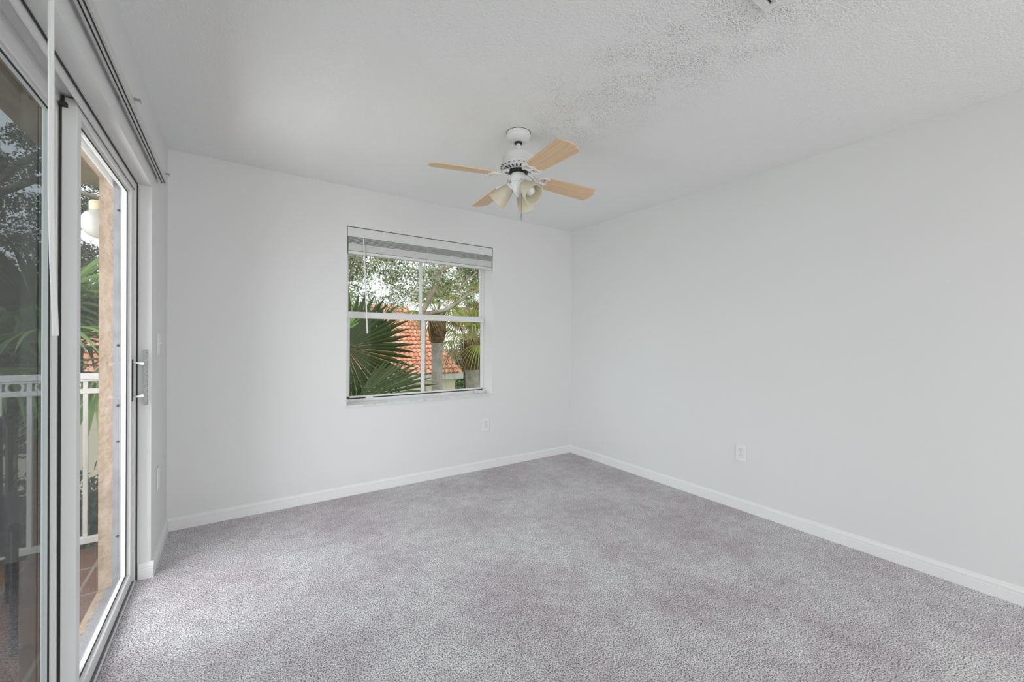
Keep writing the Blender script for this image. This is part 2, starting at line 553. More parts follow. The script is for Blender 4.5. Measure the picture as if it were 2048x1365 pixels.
# meeting gap dark line at the bottom of the lower sash
wpart(MB().box(0.775, 3.574, 0.7375, 2.075, 3.60, 0.7475), 'weather_strip', M_dark)
tag(wpart(MB().box(0.925, 3.555, 0.737, 0.985, 3.574, 0.752).box(0.935, 3.550, 0.747, 0.975, 3.558, 0.752), 'sash_latch', M_plastic, bevel=0.002), 'small white latch')
b = MB()
b.prism([(WX0 - 0.004, YB - 0.014), (WX1 + 0.016, YB - 0.014), (WX1 + 0.016, YB - 0.0005), (WX1 - 0.001, YB - 0.0005), (WX1 - 0.001, wy0 - 0.013), (WX0 + 0.001, wy0 - 0.013), (WX0 + 0.001, YB - 0.0005), (WX0 - 0.004, YB - 0.0005)], 0.7005, 0.714)
wpart(b, 'window_sill', M_sill)

# heap of blind cord on the sill
def cord_heap(name, cx, cy, z, rad, n, r=0.0022):
    b = MB()
    rs = random.Random(4)
    pts = []
    for i in range(n):
        a = i * 0.9 + rs.uniform(-0.3, 0.3)
        q = rad * (0.4 + 0.6 * rs.random())
        pts.append((cx + q * math.cos(a) * 1.5, cy + q * math.sin(a) * 0.7, z + 0.003 + 0.03 * rs.random()))
    sm = []
    for i in range(1, n - 2):
        p0, p1, p2, p3 = [Vector(pts[j]) for j in (i - 1, i, i + 1, i + 2)]
        for t in (0, 0.25, 0.5, 0.75):
            sm.append(0.5 * ((2 * p1) + (-p0 + p2) * t + (2 * p0 - 5 * p1 + 4 * p2 - p3) * t * t + (-p0 + 3 * p1 - 3 * p2 + p3) * t ** 3))
    for q in sm:
        q.z = max(q.z, z + r)
    b.tube(sm, r, 6)
    return b.build(name, M_plastic, smooth=True)


tag(cord_heap('cord_bundle', 1.985, 3.495, 0.714, 0.042, 34), 'tangled heap of white blind cord on the right end of the window sill', 'cord')

# ---------------------------------------------------------------- mini blind, raised
bl = empty('window_blind', (1.405, 3.44, 2.125), 'white horizontal slat blind pulled up to the top of the window', 'blind')
BL = bl.location.copy()


def bpart(b, name, m, parent=None, **k):
    o = b.build(name, m, parent or bl, **k)
    return rel(o, BL) if parent is None else o


bpart(MB().box(0.744, 3.418, 2.062, 2.072, 3.460, 2.127), 'headrail', M_blind, bevel=0.002)
bpart(MB().box(0.741, 3.404, 2.050, 2.074, 3.4165, 2.122).box(0.741, 3.402, 2.114, 2.074, 3.408, 2.1225), 'valance', M_blind, bevel=0.003)
for i, z in enumerate((2.046, 2.037, 2.028, 2.018, 2.008, 2.000)):
    b = MB()
    b.add([(0.748, 3.413, z - 0.002), (2.068, 3.413, z - 0.002), (2.068, 3.434, z + 0.003), (0.748, 3.434, z + 0.003), (2.068, 3.455, z - 0.002), (0.748, 3.455, z - 0.002)], [(0, 1, 2, 3), (3, 2, 4, 5)])
    o = bpart(b, 'slat', M_blind)
    s = o.modifiers.new('thick', 'SOLIDIFY'); s.thickness = 0.0028
b = MB()
for i in range(13):
    z = 1.996 - i * 0.0042
    b.box(0.748 + 0.0004 * (i % 3), 3.412 + 0.0012 * (i % 2), z - 0.0034, 2.068, 3.455, z)
bpart(b, 'slat_stack', M_blind)
bpart(MB().box(0.746, 3.408, 1.915, 2.066, 3.457, 1.939), 'bottom_rail', M_blind, bevel=0.004)
for x in (0.93, 1.405, 1.89):
    bpart(MB().tube([(x, 3.407, 2.05), (x, 3.4065, 1.94)], 0.0013, 6), 'ladder_cord', M_plastic)
b = MB()
b.tube([(0.861, 3.403, 2.048), (0.861, 3.4025, 2.036)], 0.002, 6)
b.tube([(0.861, 3.401, 2.038), (0.876, 3.399, 1.70), (0.893, 3.398, 1.283)], 0.0052, 8)
bpart(b, 'tilt_wand', M_plastic, smooth=True)

# ---------------------------------------------------------------- sliding glass door
dr = empty('door_1', (-0.45, 1.9, 0.0), 'white aluminium sliding glass door with two panels on the left', 'sliding door', kind='structure')
DL = dr.location.copy()


def dpart(b, name, m, parent=None, **k):
    o = b.build(name, m, parent or dr, **k)
    return rel(o, DL) if parent is None else o


xi, xo = -0.404, -0.492
b = MB()
b.box(xo, DY1 - 0.016, 0.0, -0.4090, DY1 - 0.001, DZ - 0.001)          # right jamb
b.box(xo, DY0 + 0.001, 0.0, xi, DY0 + 0.022, DZ - 0.001)
b.box(xo, DY0 + 0.022, 2.0125, -0.4090, DY1 - 0.0165, DZ - 0.001)         # head
for x in (-0.4118, -0.459, -0.496):
    b.box(x - 0.0025, DY0 + 0.01, 1.985, x + 0.0025, DY1 - 0.01, 2.012)
dpart(b, 'door_frame', M_alu)
b = MB()
b.box(-0.513, DY0 + 0.001, -0.03, xi, DY1 - 0.013, 0.004)
for x in (-0.436, -0.477):
    b.box(x - 0.004, DY0, 0.004, x + 0.004, DY1 - 0.016, 0.010)
dpart(b, 'door_sill', M_galu)
dpart(MB().box(-0.4115, DY0 + 0.02, 0.0, -0.4045, DY1 - 0.016, 0.0062), 'sill_lip', M_alu)
dpart(MB().box(-0.4085, DY1 - 0.0075, 0.002, -0.4037, DY1 - 0.0008, 2.0125).box(-0.4062, DY0 + 0.002, 2.0135, -0.4042, DY1 - 0.0085, 2.0195), 'caulk_gap', M_dark)
# grey outer half of the jamb with screw heads
b = MB().box(-0.493, DY1 - 0.0185, 0.0045, -0.461, DY1 - 0.016, 2.01)
j = dpart(b, 'jamb_liner', M_galu)
for z in (1.87, 1.20, 0.90, 0.72, 0.25):
    T = Matrix.Translation((-0.474, DY1 - 0.0185, z)) @ Matrix.Rotation(R(90), 4, 'X')
    MB().lathe([(0.006, -0.001), (0.006, 0.002), (0.003, 0.004)], 12, T).build('screw', M_dark, j)


def panel(x0, x1, y0, ya, yb, y1, z0, za, zb, z1, name):
    b = MB()
    b.box(x0, y0, z0, x1, ya, z1).box(x0, yb, z0, x1, y1, z1).box(x0, ya, z0, x1, yb, za).box(x0, ya, zb, x1, yb, z1)
    p = dpart(b, name, M_alu, bevel=0.002)
    xm = (x0 + x1) / 2
    s = 0.006
    b = MB()
    b.box(xm - 0.009, ya, za, xm + 0.006, ya + s, zb).box(xm - 0.009, yb - s, za, xm + 0.006, yb, zb)
    b.box(xm - 0.009, ya + s, za, xm + 0.006, yb - s, za + s).box(xm - 0.009, ya + s, zb - s, xm + 0.006, yb - s, zb)
    dpart(b, 'glazing_bead', M_alu, p)
    # dark gasket against the glass
    q = 0.0035
    b = MB()
    a0, a1, c0, c1 = ya + s, yb - s, za + s, zb - s
    b.box(xm + 0.001, a0, c0, xm + 0.0045, a0 + q, c1).box(xm + 0.001, a1 - q, c0, xm + 0.0045, a1, c1)
    b.box(xm + 0.001, a0, c0, xm + 0.0045, a1, c0 + q).box(xm + 0.001, a0, c1 - q, xm + 0.0045, a1, c1)
    dpart(b, 'gasket', M_dark, p)
    dpart(MB().box(xm - 0.003, ya + s - 0.002, za + s - 0.002, xm, yb - s + 0.002, zb - s + 0.002), 'glass_pane', M_glassD, p)
    return p


pr = panel(-0.455, -0.419, 1.888, 1.928, 2.740, 2.787, 0.012, 0.062, 1.962, 2.006, 'sliding_panel')
pl = panel(-0.494, -0.461, 1.010, 1.070, 1.874, 1.946, 0.012, 0.070, 1.950, 2.006, 'fixed_panel')
# parts of the panels are in world coordinates already shifted by the door root
# dark strip put in for the shade in the gap between the panels
dpart(MB().box(-0.4605, 1.886, 0.012, -0.4555, 1.9275, 2.0), 'interlock_gap', M_dark, pr)
dpart(MB().box(-0.457, 1.872, 1.972, -0.440, 1.8875, 1.984).box(-0.452, 1.876, 1.984, -0.447, 1.886, 2.006), 'roller', M_dark, pr)
# handle: two splayed posts and a long grip
h = dpart(MB().box(-0.3755, 2.764, 0.897, -0.3595, 2.777, 1.178), 'handle', M_grip, pr, bevel=0.002)
for z, dz in ((1.108, -0.008), (0.945, 0.008)):
    MB().tube([(-0.4195, 2.770, z - dz), (-0.40, 2.770, z - dz * 0.4), (-0.3745, 2.770, z + dz * 0.2)], [0.004, 0.0055, 0.009], 10).build('handle_post', M_plastic, pr, smooth=True)
dpart(MB().box(-0.4195, 2.760, 0.92, -0.4165, 2.782, 1.13), 'lock_plate', M_dark, pr)
# insect screen leaf behind the fixed panel
b = MB()
b.box(-0.515, 1.02, 0.012, -0.500, 1.05, 2.0).box(-0.515, 2.005, 0.012, -0.500, 2.04, 2.0).box(-0.515, 1.05, 0.012, -0.500, 2.005, 0.05).box(-0.515, 1.05, 1.985, -0.500, 2.005, 2.0)
sc = dpart(b, 'screen_frame', M_galu)
dpart(MB().box(-0.5085, 1.045, 0.045, -0.5075, 2.008, 1.988), 'screen_mesh', M_screen, sc)

# ---------------------------------------------------------------- vertical blind track above the door
tr = empty('blind_track', (-0.30, 1.9, 2.10), 'bare white vertical blind track with a hanging wand above the sliding door', 'blind track')
TL = tr.location.copy()
b = MB()
yA, yE = 0.80, 2.985
zt0, zt1 = 2.092, 2.126
b.box(-0.338, yA, zt1 - 0.004, -0.309, yE, zt1)
b.box(-0.338, yA, zt0, -0.3357, yE, zt1 - 0.0042).box(-0.3113, yA, zt0, -0.309, yE, zt1 - 0.0042)
b.box(-0.3355, yA, zt0, -0.3315, yE, zt0 + 0.003).box(-0.3150, yA, zt0, -0.3115, yE, zt0 + 0.003)
b.box(-0.3265, yA, zt0, -0.3205, yE, zt1 - 0.0042)
rail = rel(b.build('rail', M_track, tr), TL)
rel(MB().box(-0.3356, yA, zt0 + 0.007, -0.3266, yE - 0.002, zt0 + 0.010).box(-0.3204, yA, zt0 + 0.007, -0.3114, yE - 0.002, zt0 + 0.010).build('groove', M_trackd, tr), TL)
for y in (2.06, 2.90):
    b = MB()
    b.box(-0.3505, y - 0.012, zt1 + 0.0005, -0.290, y + 0.012, zt1 + 0.003).box(-0.3505, y - 0.012, zt1 - 0.012, -0.348, y + 0.012, zt1 + 0.024)
    b.box(-0.292, y - 0.008, zt1 - 0.008, -0.290, y + 0.008, zt1 + 0.0005)
    rel(b.build('bracket', M_clip, tr), TL)
b = MB()
b.tube([(-0.316, 1.250, 2.093), (-0.316, 1.247, 1.90), (-0.314, 1.243, 1.713)], 0.0049, 10)
wd = rel(b.build('wand', M_plastic, tr, smooth=True), TL)
b = MB()
b.tube([(-0.314, 1.242, 1.7125), (-0.313, 1.238, 1.55), (-0.311, 1.240, 1.40), (-0.309, 1.252, 1.243)], 0.0049, 10)
MB_o = b.build('wand_end', M_plastic, wd, smooth=True)

# ---------------------------------------------------------------- outlets and switches
def plate_T(face, a, z):
    if face == 'back':
        return Matrix.Translation((a, YB, z)) @ Matrix.Rotation(R(90), 4, 'X')
    if face == 'right':
        return Matrix.Translation((XR, a, z)) @ Matrix.Rotation(R(-90), 4, 'Z') @ Matrix.Rotation(R(90), 4, 'X')
    return Matrix.Translation((XL, a, z)) @ Matrix.Rotation(R(90), 4, 'Z') @ Matrix.Rotation(R(90), 4, 'X')


def outlet(face, a, z, label, kind='duplex', cat='outlet', name='wall_outlet'):
    T = plate_T(face, a, z)
    e = empty(name, T.translation, label, cat)
    L0 = T.translation.copy()

    def pt(b, nm, m, **k):
        return rel(b.build(nm, m, e, **k), L0)
    w, hh = 0.038, 0.0605
    pt(MB().box(-w, -hh, 0.0004, w, hh, 0.0065, T), 'cover_plate', M_plastic, bevel=0.003)
    if kind == 'duplex':
        for s in (-1, 1):
            poly = []
            for k in range(24):
                an = 2 * PI * k / 24
                poly.append((0.0172 * math.cos(an), s * 0.0195 + max(-0.0135, min(0.0135, 0.0172 * math.sin(an)))))
            ring = [(x * 1.1, s * 0.0195 + (y - s * 0.0195) * 1.12) for x, y in poly]
            pt(MB().prism(ring, 0.0055, 0.0068, T), 'socket_gap', M_clip)
            f = pt(MB().prism(poly, 0.006, 0.0085, T), 'socket', M_plastic)
            b = MB()
            for x, hw in ((-0.0062, 0.0042), (0.0062, 0.0034)):
                b.box(x - 0.0011, s * 0.0195 + 0.0035 - hw, 0.0080, x + 0.0011, s * 0.0195 + 0.0035 + hw, 0.0088, T)
            b.lathe([(0.0024, 0.0080), (0.0024, 0.0088)], 12, T @ Matrix.Translation((0, s * 0.0195 - 0.0075, 0)))
            o = b.build('slots', M_dark, f)
        pt(MB().lathe([(0.0028, 0.006), (0.0028, 0.0076), (0.001, 0.0082)], 12, T), 'screw', M_clip)
    elif kind == 'switch':
        pt(MB().box(-0.005, -0.012, 0.006, 0.005, 0.012, 0.008, T), 'toggle_slot', M_plastic)
        b = MB().add([(-0.004, -0.003, 0.006), (0.004, -0.003, 0.006), (0.004, 0.008, 0.006), (-0.004, 0.008, 0.006), (-0.0035, 0.006, 0.019), (0.0035, 0.006, 0.019), (0.0035, 0.012, 0.018), (-0.0035, 0.012, 0.018)],
                     [(0, 3, 2, 1), (4, 5, 6, 7), (0, 1, 5, 4), (1, 2, 6, 5), (2, 3, 7, 6), (3, 0, 4, 7)], T)
        pt(b, 'toggle', M_plastic)
        for s in (-1, 1):
            pt(MB().lathe([(0.003, 0.006), (0.003, 0.0072)], 12, T @ Matrix.Translation((0, s * 0.03, 0))), 'screw', M_plastic)
    else:
        for s in (-1, 1):
            pt(MB().lathe([(0.003, 0.006), (0.003, 0.0072)], 12, T @ Matrix.Translation((0, s * 0.042, 0))), 'screw', M_plastic)
    return e


outlet('back', 2.0095, 0.4245, 'white duplex outlet on the window wall, below the right end of the sill')
outlet('right', 1.551, 0.4185, 'white duplex outlet low on the long bare right wall')
outlet('left', 3.022, 1.202, 'white toggle light switch on the narrow wall beside the sliding door', 'switch', 'light switch', 'light_switch')
outlet('left', 3.03, 0.452, 'blank white wall plate low beside the sliding door, under the switch', 'blank', 'wall plate', 'wall_plate')

# ---------------------------------------------------------------- ceiling air vent
vt = empty('ceiling_vent', (1.43, 0.55, H), 'white ceiling air vent at the top edge of the photo', 'vent')
VL = vt.location.copy()
vx0, vx1, vy0, vy1 = 1.27, 1.59, 0.405, 0.725
b = MB()
fwid = 0.028
b.box(vx0, vy0, H - 0.012, vx0 + fwid, vy1, H - 0.0005).box(vx1 - fwid, vy0, H - 0.012, vx1, vy1, H - 0.0005)
b.box(vx0 + fwid, vy0, H - 0.012, vx1 - fwid, vy0 + fwid, H - 0.0005).box(vx0 + fwid, vy1 - fwid, H - 0.012, vx1 - fwid, vy1, H - 0.0005)
rel(b.build('vent_frame', M_plastic, vt, bevel=0.003), VL)
for i in range(8):
    y = vy0 + fwid + 0.018 + i * 0.033
    T = Matrix.Translation((0, y, H - 0.009)) @ Matrix.Rotation(R(38), 4, 'X')
    rel(MB().box(vx0 + fwid, -0.014, -0.001, vx1 - fwid, 0.014, 0.001, T).build('louver', M_plastic, vt), VL)
rel(MB().box(vx0 + fwid, vy0 + fwid, H - 0.0015, vx1 - fwid, vy1 - fwid, H - 0.0005).build('vent_backing', M_dark, vt), VL)

# ---------------------------------------------------------------- ceiling fan
FX, FY = 1.365, 1.962
fan = empty('ceiling_fan', (FX, FY, H), 'white ceiling fan with four light oak blades and three cream glass lamp shades', 'ceiling fan')
FL = fan.location.copy()
TF = Matrix.Translation((FX, FY, 0))


def fpart(b, name, m, parent=None, **k):
    o = b.build(name, m, parent or fan, **k)
    return rel(o, FL) if parent is None else o


fpart(MB().lathe([(0.070, H - 0.0017), (0.0705, 2.428), (0.069, 2.418), (0.064, 2.405), (0.050, 2.392), (0.030, 2.386)], 40, TF), 'canopy', M_fan, smooth=True)
fpart(MB().lathe([(0.0722, H - 0.0002), (0.0722, H - 0.0016), (0.0700, H - 0.0016)], 40, TF), 'canopy_gap', M_dark)  # dark ring standing in for the shaded crack between canopy and ceiling
fpart(MB().lathe([(0.022, 2.3872), (0.023, 2.3795), (0.018, 2.3768)], 24, TF), 'hanger_ball', M_dark, smooth=True)
fpart(MB().lathe([(0.0125, 2.378), (0.0125, 2.330)], 20, TF), 'downrod', M_fan, smooth=True)
mot = fpart(MB().lathe([(0.018, 2.336), (0.022, 2.326), (0.060, 2.321), (0.086, 2.311), (0.095, 2.297), (0.097, 2.268), (0.099, 2.264), (0.102, 2.254), (0.101, 2.242), (0.094, 2.235)], 48, TF), 'motor_housing', M_fan, smooth=True)
# lower vent ring: spokes with dark gaps, dark core
fpart(MB().lathe([(0.094, 2.2352), (0.090, 2.230), (0.058, 2.221), (0.054, 2.221)], 48, TF), 'vent_ring', M_fan, smooth=True)
b = MB()
for k in range(22):
    a = 2 * PI * k / 22
    T = TF @ Matrix.Rotation(a, 4, 'Z') @ Matrix.Translation((0.0765, 0, 2.2259)) @ Matrix.Rotation(R(-15.5), 4, 'Y')
    b.box(-0.011, -0.0042, -0.0016, 0.011, 0.0042, 0.0008, T)
    T = TF @ Matrix.Rotation(a + PI / 22, 4, 'Z') @ Matrix.Translation((0.0978, 0, 2.2385))
    b.box(-0.0035, -0.0045, -0.0012, 0.0045, 0.0045, 0.001, T)
fpart(b, 'vent_slots', M_dark)
fpart(MB().lathe([(0.056, 2.2208), (0.056, 2.212), (0.05, 2.2085)], 32, TF), 'motor_core', M_dark, smooth=True)
fpart(MB().lathe([(0.030, 2.2084), (0.040, 2.202), (0.042, 2.194), (0.042, 2.162), (0.040, 2.152)], 36, TF), 'switch_housing', M_fan, smooth=True)
fit = fpart(MB().lathe([(0.040, 2.1518), (0.046, 2.147), (0.047, 2.139), (0.040, 2.132), (0.034, 2.112), (0.027, 2.096), (0.018, 2.086), (0.009, 2.082), (0.009, 2.076), (0.004, 2.070)], 36, TF), 'light_fitter', M_fan, smooth=True)

# blades
BZ = 2.190
outl = [(0.146, -0.034), (0.152, -0.044), (0.164, -0.051), (0.195, -0.0560), (0.300, -0.060), (0.420, -0.064), (0.492, -0.0665), (0.503, -0.0655), (0.509, -0.060), (0.513, -0.046), (0.516, -0.036), (0.521, -0.033), (0.527, -0.018), (0.529, 0.0)]
outl = outl + [(x, -y) for x, y in reversed(outl[:-1])] + [(0.140, 0.016), (0.137, 0.0), (0.140, -0.016)]
outl = [(x, y) for x, y in outl]
PITCH = 12.5


def blade_T(az):
    return Matrix.Translation((FX, FY, BZ)) @ Matrix.Rotation(R(az), 4, 'Z') @ Matrix.Rotation(R(3.0), 4, 'Y') @ Matrix.Rotation(R(-PITCH), 4, 'X')


blade_me = None
iron_me = None


def arc(cx, cy, r, a0, a1, n=10):
    return [(cx + r * math.cos(a0 + (a1 - a0) * i / n), cy + r * math.sin(a0 + (a1 - a0) * i / n), 0) for i in range(n + 1)]


for k, az in enumerate((-8.0, 86.5, 172.0, 263.7)):
    T = blade_T(az)
    if blade_me is None:
        o = MB().prism(outl, -0.003, 0.003).build('blade', M_wood, fan, bevel=0.0012)
        blade_me = o
        # ornate iron: curved neck, scalloped plate built of loops
        b = MB()
        for s in (-1, 1):
            b.tube([(x, y, -0.006) for x, y, z in arc(0.176, s * 0.024, 0.021, R(-200) * s, R(80) * s, 14)], 0.0042, 8)
            b.tube([(0.122, s * 0.008, 0.018), (0.135, s * 0.016, 0.004), (0.150, s * 0.034, -0.006), (0.170, s * 0.050, -0.006), (0.190, s * 0.053, -0.006), (0.206, s * 0.047, -0.006)], [0.005, 0.005, 0.0055, 0.006, 0.006, 0.004], 8)
            b.lathe([(0.0062, -0.0095), (0.0062, -0.003)], 12, Matrix.Translation((0.206, s * 0.046, 0)))
        b.tube([(0.140, 0, 0.004), (0.155, 0, -0.005), (0.180, 0, -0.007), (0.204, 0, -0.006)], [0.007, 0.007, 0.0065, 0.005], 8)
        b.tube([(0.200, -0.044, -0.006), (0.196, -0.022, -0.006), (0.204, 0, -0.006), (0.196, 0.022, -0.006), (0.200, 0.044, -0.006)], 0.0045, 8)
        b.lathe([(0.0062, -0.0095), (0.0062, -0.003)], 12, Matrix.Translation((0.206, 0, 0)))
        b.v = [(x - 0.024, y, z) for x, y, z in b.v]
        io = b.build('blade_iron', M_fan, fan, smooth=True)
        iron_me = io
    else:
        o = blade_me.copy(); COL.objects.link(o); o.parent = fan
        io = iron_me.copy(); COL.objects.link(io); io.parent = fan
    o.matrix_local = Matrix.Translation(-FL) @ T
    io.matrix_local = Matrix.Translation(-FL) @ T
    # arm from the motor down to the blade iron
    ca, sa = math.cos(R(az)), math.sin(R(az))
    tip = T @ Vector((0.104, 0, 0.010))
    P = lambda r, z: (FX + ca * r, FY + sa * r, z)
    b = MB()
    b.tube([P(0.060, 2.2165), P(0.074, 2.214), P(0.090, 2.205), (tip.x, tip.y, tip.z), tuple(T @ Vector((0.122, 0, 0.0)))], [0.010, 0.009, 0.008, 0.008, 0.007], 10)
    fpart(b, 'blade_arm', M_fan, smooth=True)

# lamp shades
shade_prof = [(0.026, 0.0), (0.030, 0.006), (0.036, 0.020), (0.044, 0.045), (0.050, 0.072), (0.054, 0.098), (0.058, 0.118)]
inner = [(r - 0.0035, z) for r, z in reversed(shade_prof)]
first = None
TILT = R(-43)
for az in (132, 276, 30):
    dirv = Vector((math.cos(R(az)) * math.cos(TILT), math.sin(R(az)) * math.cos(TILT), math.sin(TILT)))
    base = Vector((FX, FY, 2.137)) + Vector((math.cos(R(az)), math.sin(R(az)), 0)) * 0.040
    q = dirv.to_track_quat('Z', 'Y').to_matrix().to_4x4()
    T = Matrix.Translation(base) @ q
    if first is None:
        sock = MB().lathe([(0.012, -0.022), (0.016, -0.012), (0.024, -0.004), (0.030, 0.004), (0.030, 0.014), (0.0285, 0.014)], 28).build('lamp_holder', M_fan, fan, smooth=True)
        sh = MB().lathe(shade_prof + inner, 40, Matrix.Translation((0, 0, 0.012)), caps=False).build('lamp_shade', M_shade, fan, smooth=True)
        bu = MB().lathe([(0.013, 0.012), (0.013, 0.030), (0.020, 0.050), (0.028, 0.072), (0.029, 0.086), (0.022, 0.102), (0.010, 0.110), (0.002, 0.112)], 24).build('bulb', M_bulb, sh, smooth=True)
        first = (sock, sh, bu)
    else:
        sock = first[0].copy(); COL.objects.link(sock); sock.parent = fan
        sh = first[1].copy(); COL.objects.link(sh); sh.parent = fan
        bu = first[2].copy(); COL.objects.link(bu); bu.parent = sh
    sock.matrix_local = Matrix.Translation(-FL) @ T
    sh.matrix_local = Matrix.Translation(-FL) @ T
# pull chains
cxy = (FX - 0.008, FY - 0.045)
b = MB()
b.tube([(FX - 0.004, FY - 0.041, 2.165), (cxy[0], cxy[1], 2.158), (cxy[0], cxy[1], 1.958)], 0.0016, 6)
pc = fpart(b, 'pull_chain', M_brass)
MB().lathe([(0.0025, 1.962), (0.005, 1.952), (0.0062, 1.929), (0.005, 1.922)], 14, Matrix.Translation((cxy[0], cxy[1], 0))).build('chain_fob', M_clip, pc, smooth=True)

# ---------------------------------------------------------------- balcony
BZ0 = -0.085
tag(MB().box(-2.2, -1.5, BZ0 - 0.2, -0.553, 3.62, BZ0).build('balcony_floor', M_tile), 'terracotta tiled balcony floor outside the sliding door', 'tiled floor', kind='structure')
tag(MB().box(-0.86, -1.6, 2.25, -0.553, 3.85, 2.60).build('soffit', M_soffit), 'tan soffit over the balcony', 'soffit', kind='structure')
RY = 3.50
rl = empty('balcony_railing', (-1.3, RY, BZ0), 'white metal balcony railing with a row of rings under the top rail', 'railing')
RL = rl.location.copy()


def rpart(b, name, m, **k):
    return rel(b.build(name, m, rl, **k), RL)


rx0, rx1 = -2.15, -0.554
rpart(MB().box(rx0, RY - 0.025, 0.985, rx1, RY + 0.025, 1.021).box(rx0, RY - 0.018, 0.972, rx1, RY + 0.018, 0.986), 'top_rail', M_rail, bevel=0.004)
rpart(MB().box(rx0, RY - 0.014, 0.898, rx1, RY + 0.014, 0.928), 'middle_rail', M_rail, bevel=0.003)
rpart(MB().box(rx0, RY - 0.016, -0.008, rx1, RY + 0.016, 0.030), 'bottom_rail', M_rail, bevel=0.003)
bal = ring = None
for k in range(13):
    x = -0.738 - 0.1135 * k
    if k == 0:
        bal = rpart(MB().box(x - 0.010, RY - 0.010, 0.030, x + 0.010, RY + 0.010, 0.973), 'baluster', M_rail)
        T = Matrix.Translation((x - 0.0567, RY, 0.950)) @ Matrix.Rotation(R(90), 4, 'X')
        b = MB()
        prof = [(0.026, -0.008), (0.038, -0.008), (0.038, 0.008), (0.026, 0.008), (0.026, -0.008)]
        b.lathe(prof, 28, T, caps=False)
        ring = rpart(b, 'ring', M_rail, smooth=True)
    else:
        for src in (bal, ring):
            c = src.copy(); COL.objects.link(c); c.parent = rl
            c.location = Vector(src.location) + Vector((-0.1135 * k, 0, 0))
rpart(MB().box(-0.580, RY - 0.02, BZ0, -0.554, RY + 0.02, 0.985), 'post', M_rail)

# globe wall lamp beyond the stucco edge
gl = empty('globe_lamp', (-0.70, 3.28, 2.01), 'white glass globe lamp with a tan cap outside the sliding door', 'lamp')
GLc = gl.location.copy()
T = Matrix.Translation((-0.637, 3.28, 0))
rel(MB().lathe([(0.042, 1.962), (0.045, 1.968), (0.045, 2.008), (0.040, 2.015)], 28, T).build('cap', M_tan, gl, smooth=True), GLc)
prof = [(0.040, 1.9615)]
for k in range(1, 16):
    a = PI / 2 * 0.62 - (PI / 2 * 0.62 + PI / 2) * k / 16
    prof.append((0.082 * math.cos(a), 1.888 + 0.082 * math.sin(a)))
prof.append((0.002, 1.806))
rel(MB().lathe(prof, 32, T).build('globe', M_globe, gl, smooth=True), GLc)
rel(MB().box(-0.600, 3.262, 1.985, -0.546, 3.298, 2.004).box(-0.560, 3.23, 1.95, -0.546, 3.33, 2.04).build('wall_arm', M_tan, gl, bevel=0.003), GLc)

# dark patio chair
ch = empty('patio_chair', (-1.085, 2.72, BZ0), 'dark sling patio chair on the balcony behind the tinted left panel', 'chair')
CH = ch.location.copy()
Tc = Matrix.Translation((-1.085, 2.72, BZ0)) @ Matrix.Rotation(R(18), 4, 'Z')


def cpart(b, name, m, **k):
    return rel(b.build(name, m, ch, **k), CH)


def slab(pts, half, th, T):
    b = MB()
    n = len(pts)
    v = []
    for y, z in pts:
        v += [(-half, y, z), (half, y, z), (half, y, z - th), (-half, y, z - th)]
    f = []
    for i in range(n - 1):
        a, c = i * 4, (i + 1) * 4
        f += [(a, a + 1, c + 1, c), (a + 2, a + 3, c + 3, c + 2), (a + 1, a + 2, c + 2, c + 1), (a + 3, a, c, c + 3)]
    f += [(0, 3, 2, 1), ((n - 1) * 4, (n - 1) * 4 + 1, (n - 1) * 4 + 2, (n - 1) * 4 + 3)]
    return b.add(v, f, T)


cpart(slab([(-0.24, 0.43), (0.0, 0.40), (0.2, 0.40)], 0.25, 0.012, Tc), 'seat', M_sling)
cpart(slab([(0.18, 0.42), (0.25, 0.60), (0.32, 0.84), (0.36, 0.90), (0.40, 0.915)], 0.25, 0.014, Tc), 'backrest', M_sling, smooth=True)
for s in (-1, 1):
    V = lambda x, y, z: tuple(Tc @ Vector((x, y, z)))
    cpart(MB().tube([V(s * 0.27, -0.24, 0.0), V(s * 0.27, -0.26, 0.43), V(s * 0.27, -0.24, 0.53)], 0.013, 8), 'leg', M_chairf, smooth=True)
    cpart(MB().tube([V(s * 0.27, 0.30, 0.0), V(s * 0.27, 0.20, 0.40), V(s * 0.27, 0.33, 0.86), V(s * 0.255, 0.40, 0.915)], 0.013, 8), 'leg', M_chairf, smooth=True)
    cpart(MB().tube([V(s * 0.27, -0.28, 0.54), V(s * 0.28, -0.1, 0.56), V(s * 0.28, 0.26, 0.56)], [0.018, 0.022, 0.016], 8), 'armrest', M_chairf, smooth=True)

# ---------------------------------------------------------------- outdoors
GZ = -3.0
tag(MB().box(-60, -20, GZ - 0.3, 90, 120, GZ).build('ground', M_lawn), 'lawn far below the balcony', 'lawn', kind='structure')


def leaves(n, clusters, size, seed, elong=2.2):
    r = np.random.default_rng(seed)
    c = np.array([q[:3] for q in clusters], float)
    s = np.array([q[3:6] for q in clusters], float)
    w = s.prod(1) ** 0.8
    idx = r.choice(len(c), n, p=w / w.sum())
    d = r.normal(size=(n, 3))
    d /= np.linalg.norm(d, axis=1)[:, None]
    rad = r.random(n) ** 0.45
    P = c[idx] + d * rad[:, None] * s[idx]
    a = r.normal(size=(n, 3)); a[:, 2] -= 0.3
    a /= np.linalg.norm(a, axis=1)[:, None]
    t = r.normal(size=(n, 3)) * 0.8 + np.array([0, 0, 0.8])
    bb = np.cross(a, t); bb /= np.linalg.norm(bb, axis=1)[:, None] + 1e-9
    L = size * (0.6 + 0.8 * r.random(n))[:, None]
    v = np.stack([P, P + a * L * 0.45 + bb * L / elong / 2, P + a * L, P + a * L * 0.45 - bb * L / elong / 2], 1).reshape(-1, 3)
    f = np.arange(4 * n).reshape(n, 4)
    b = MB()
    b.v = v.tolist(); b.f = f.tolist()
    return b


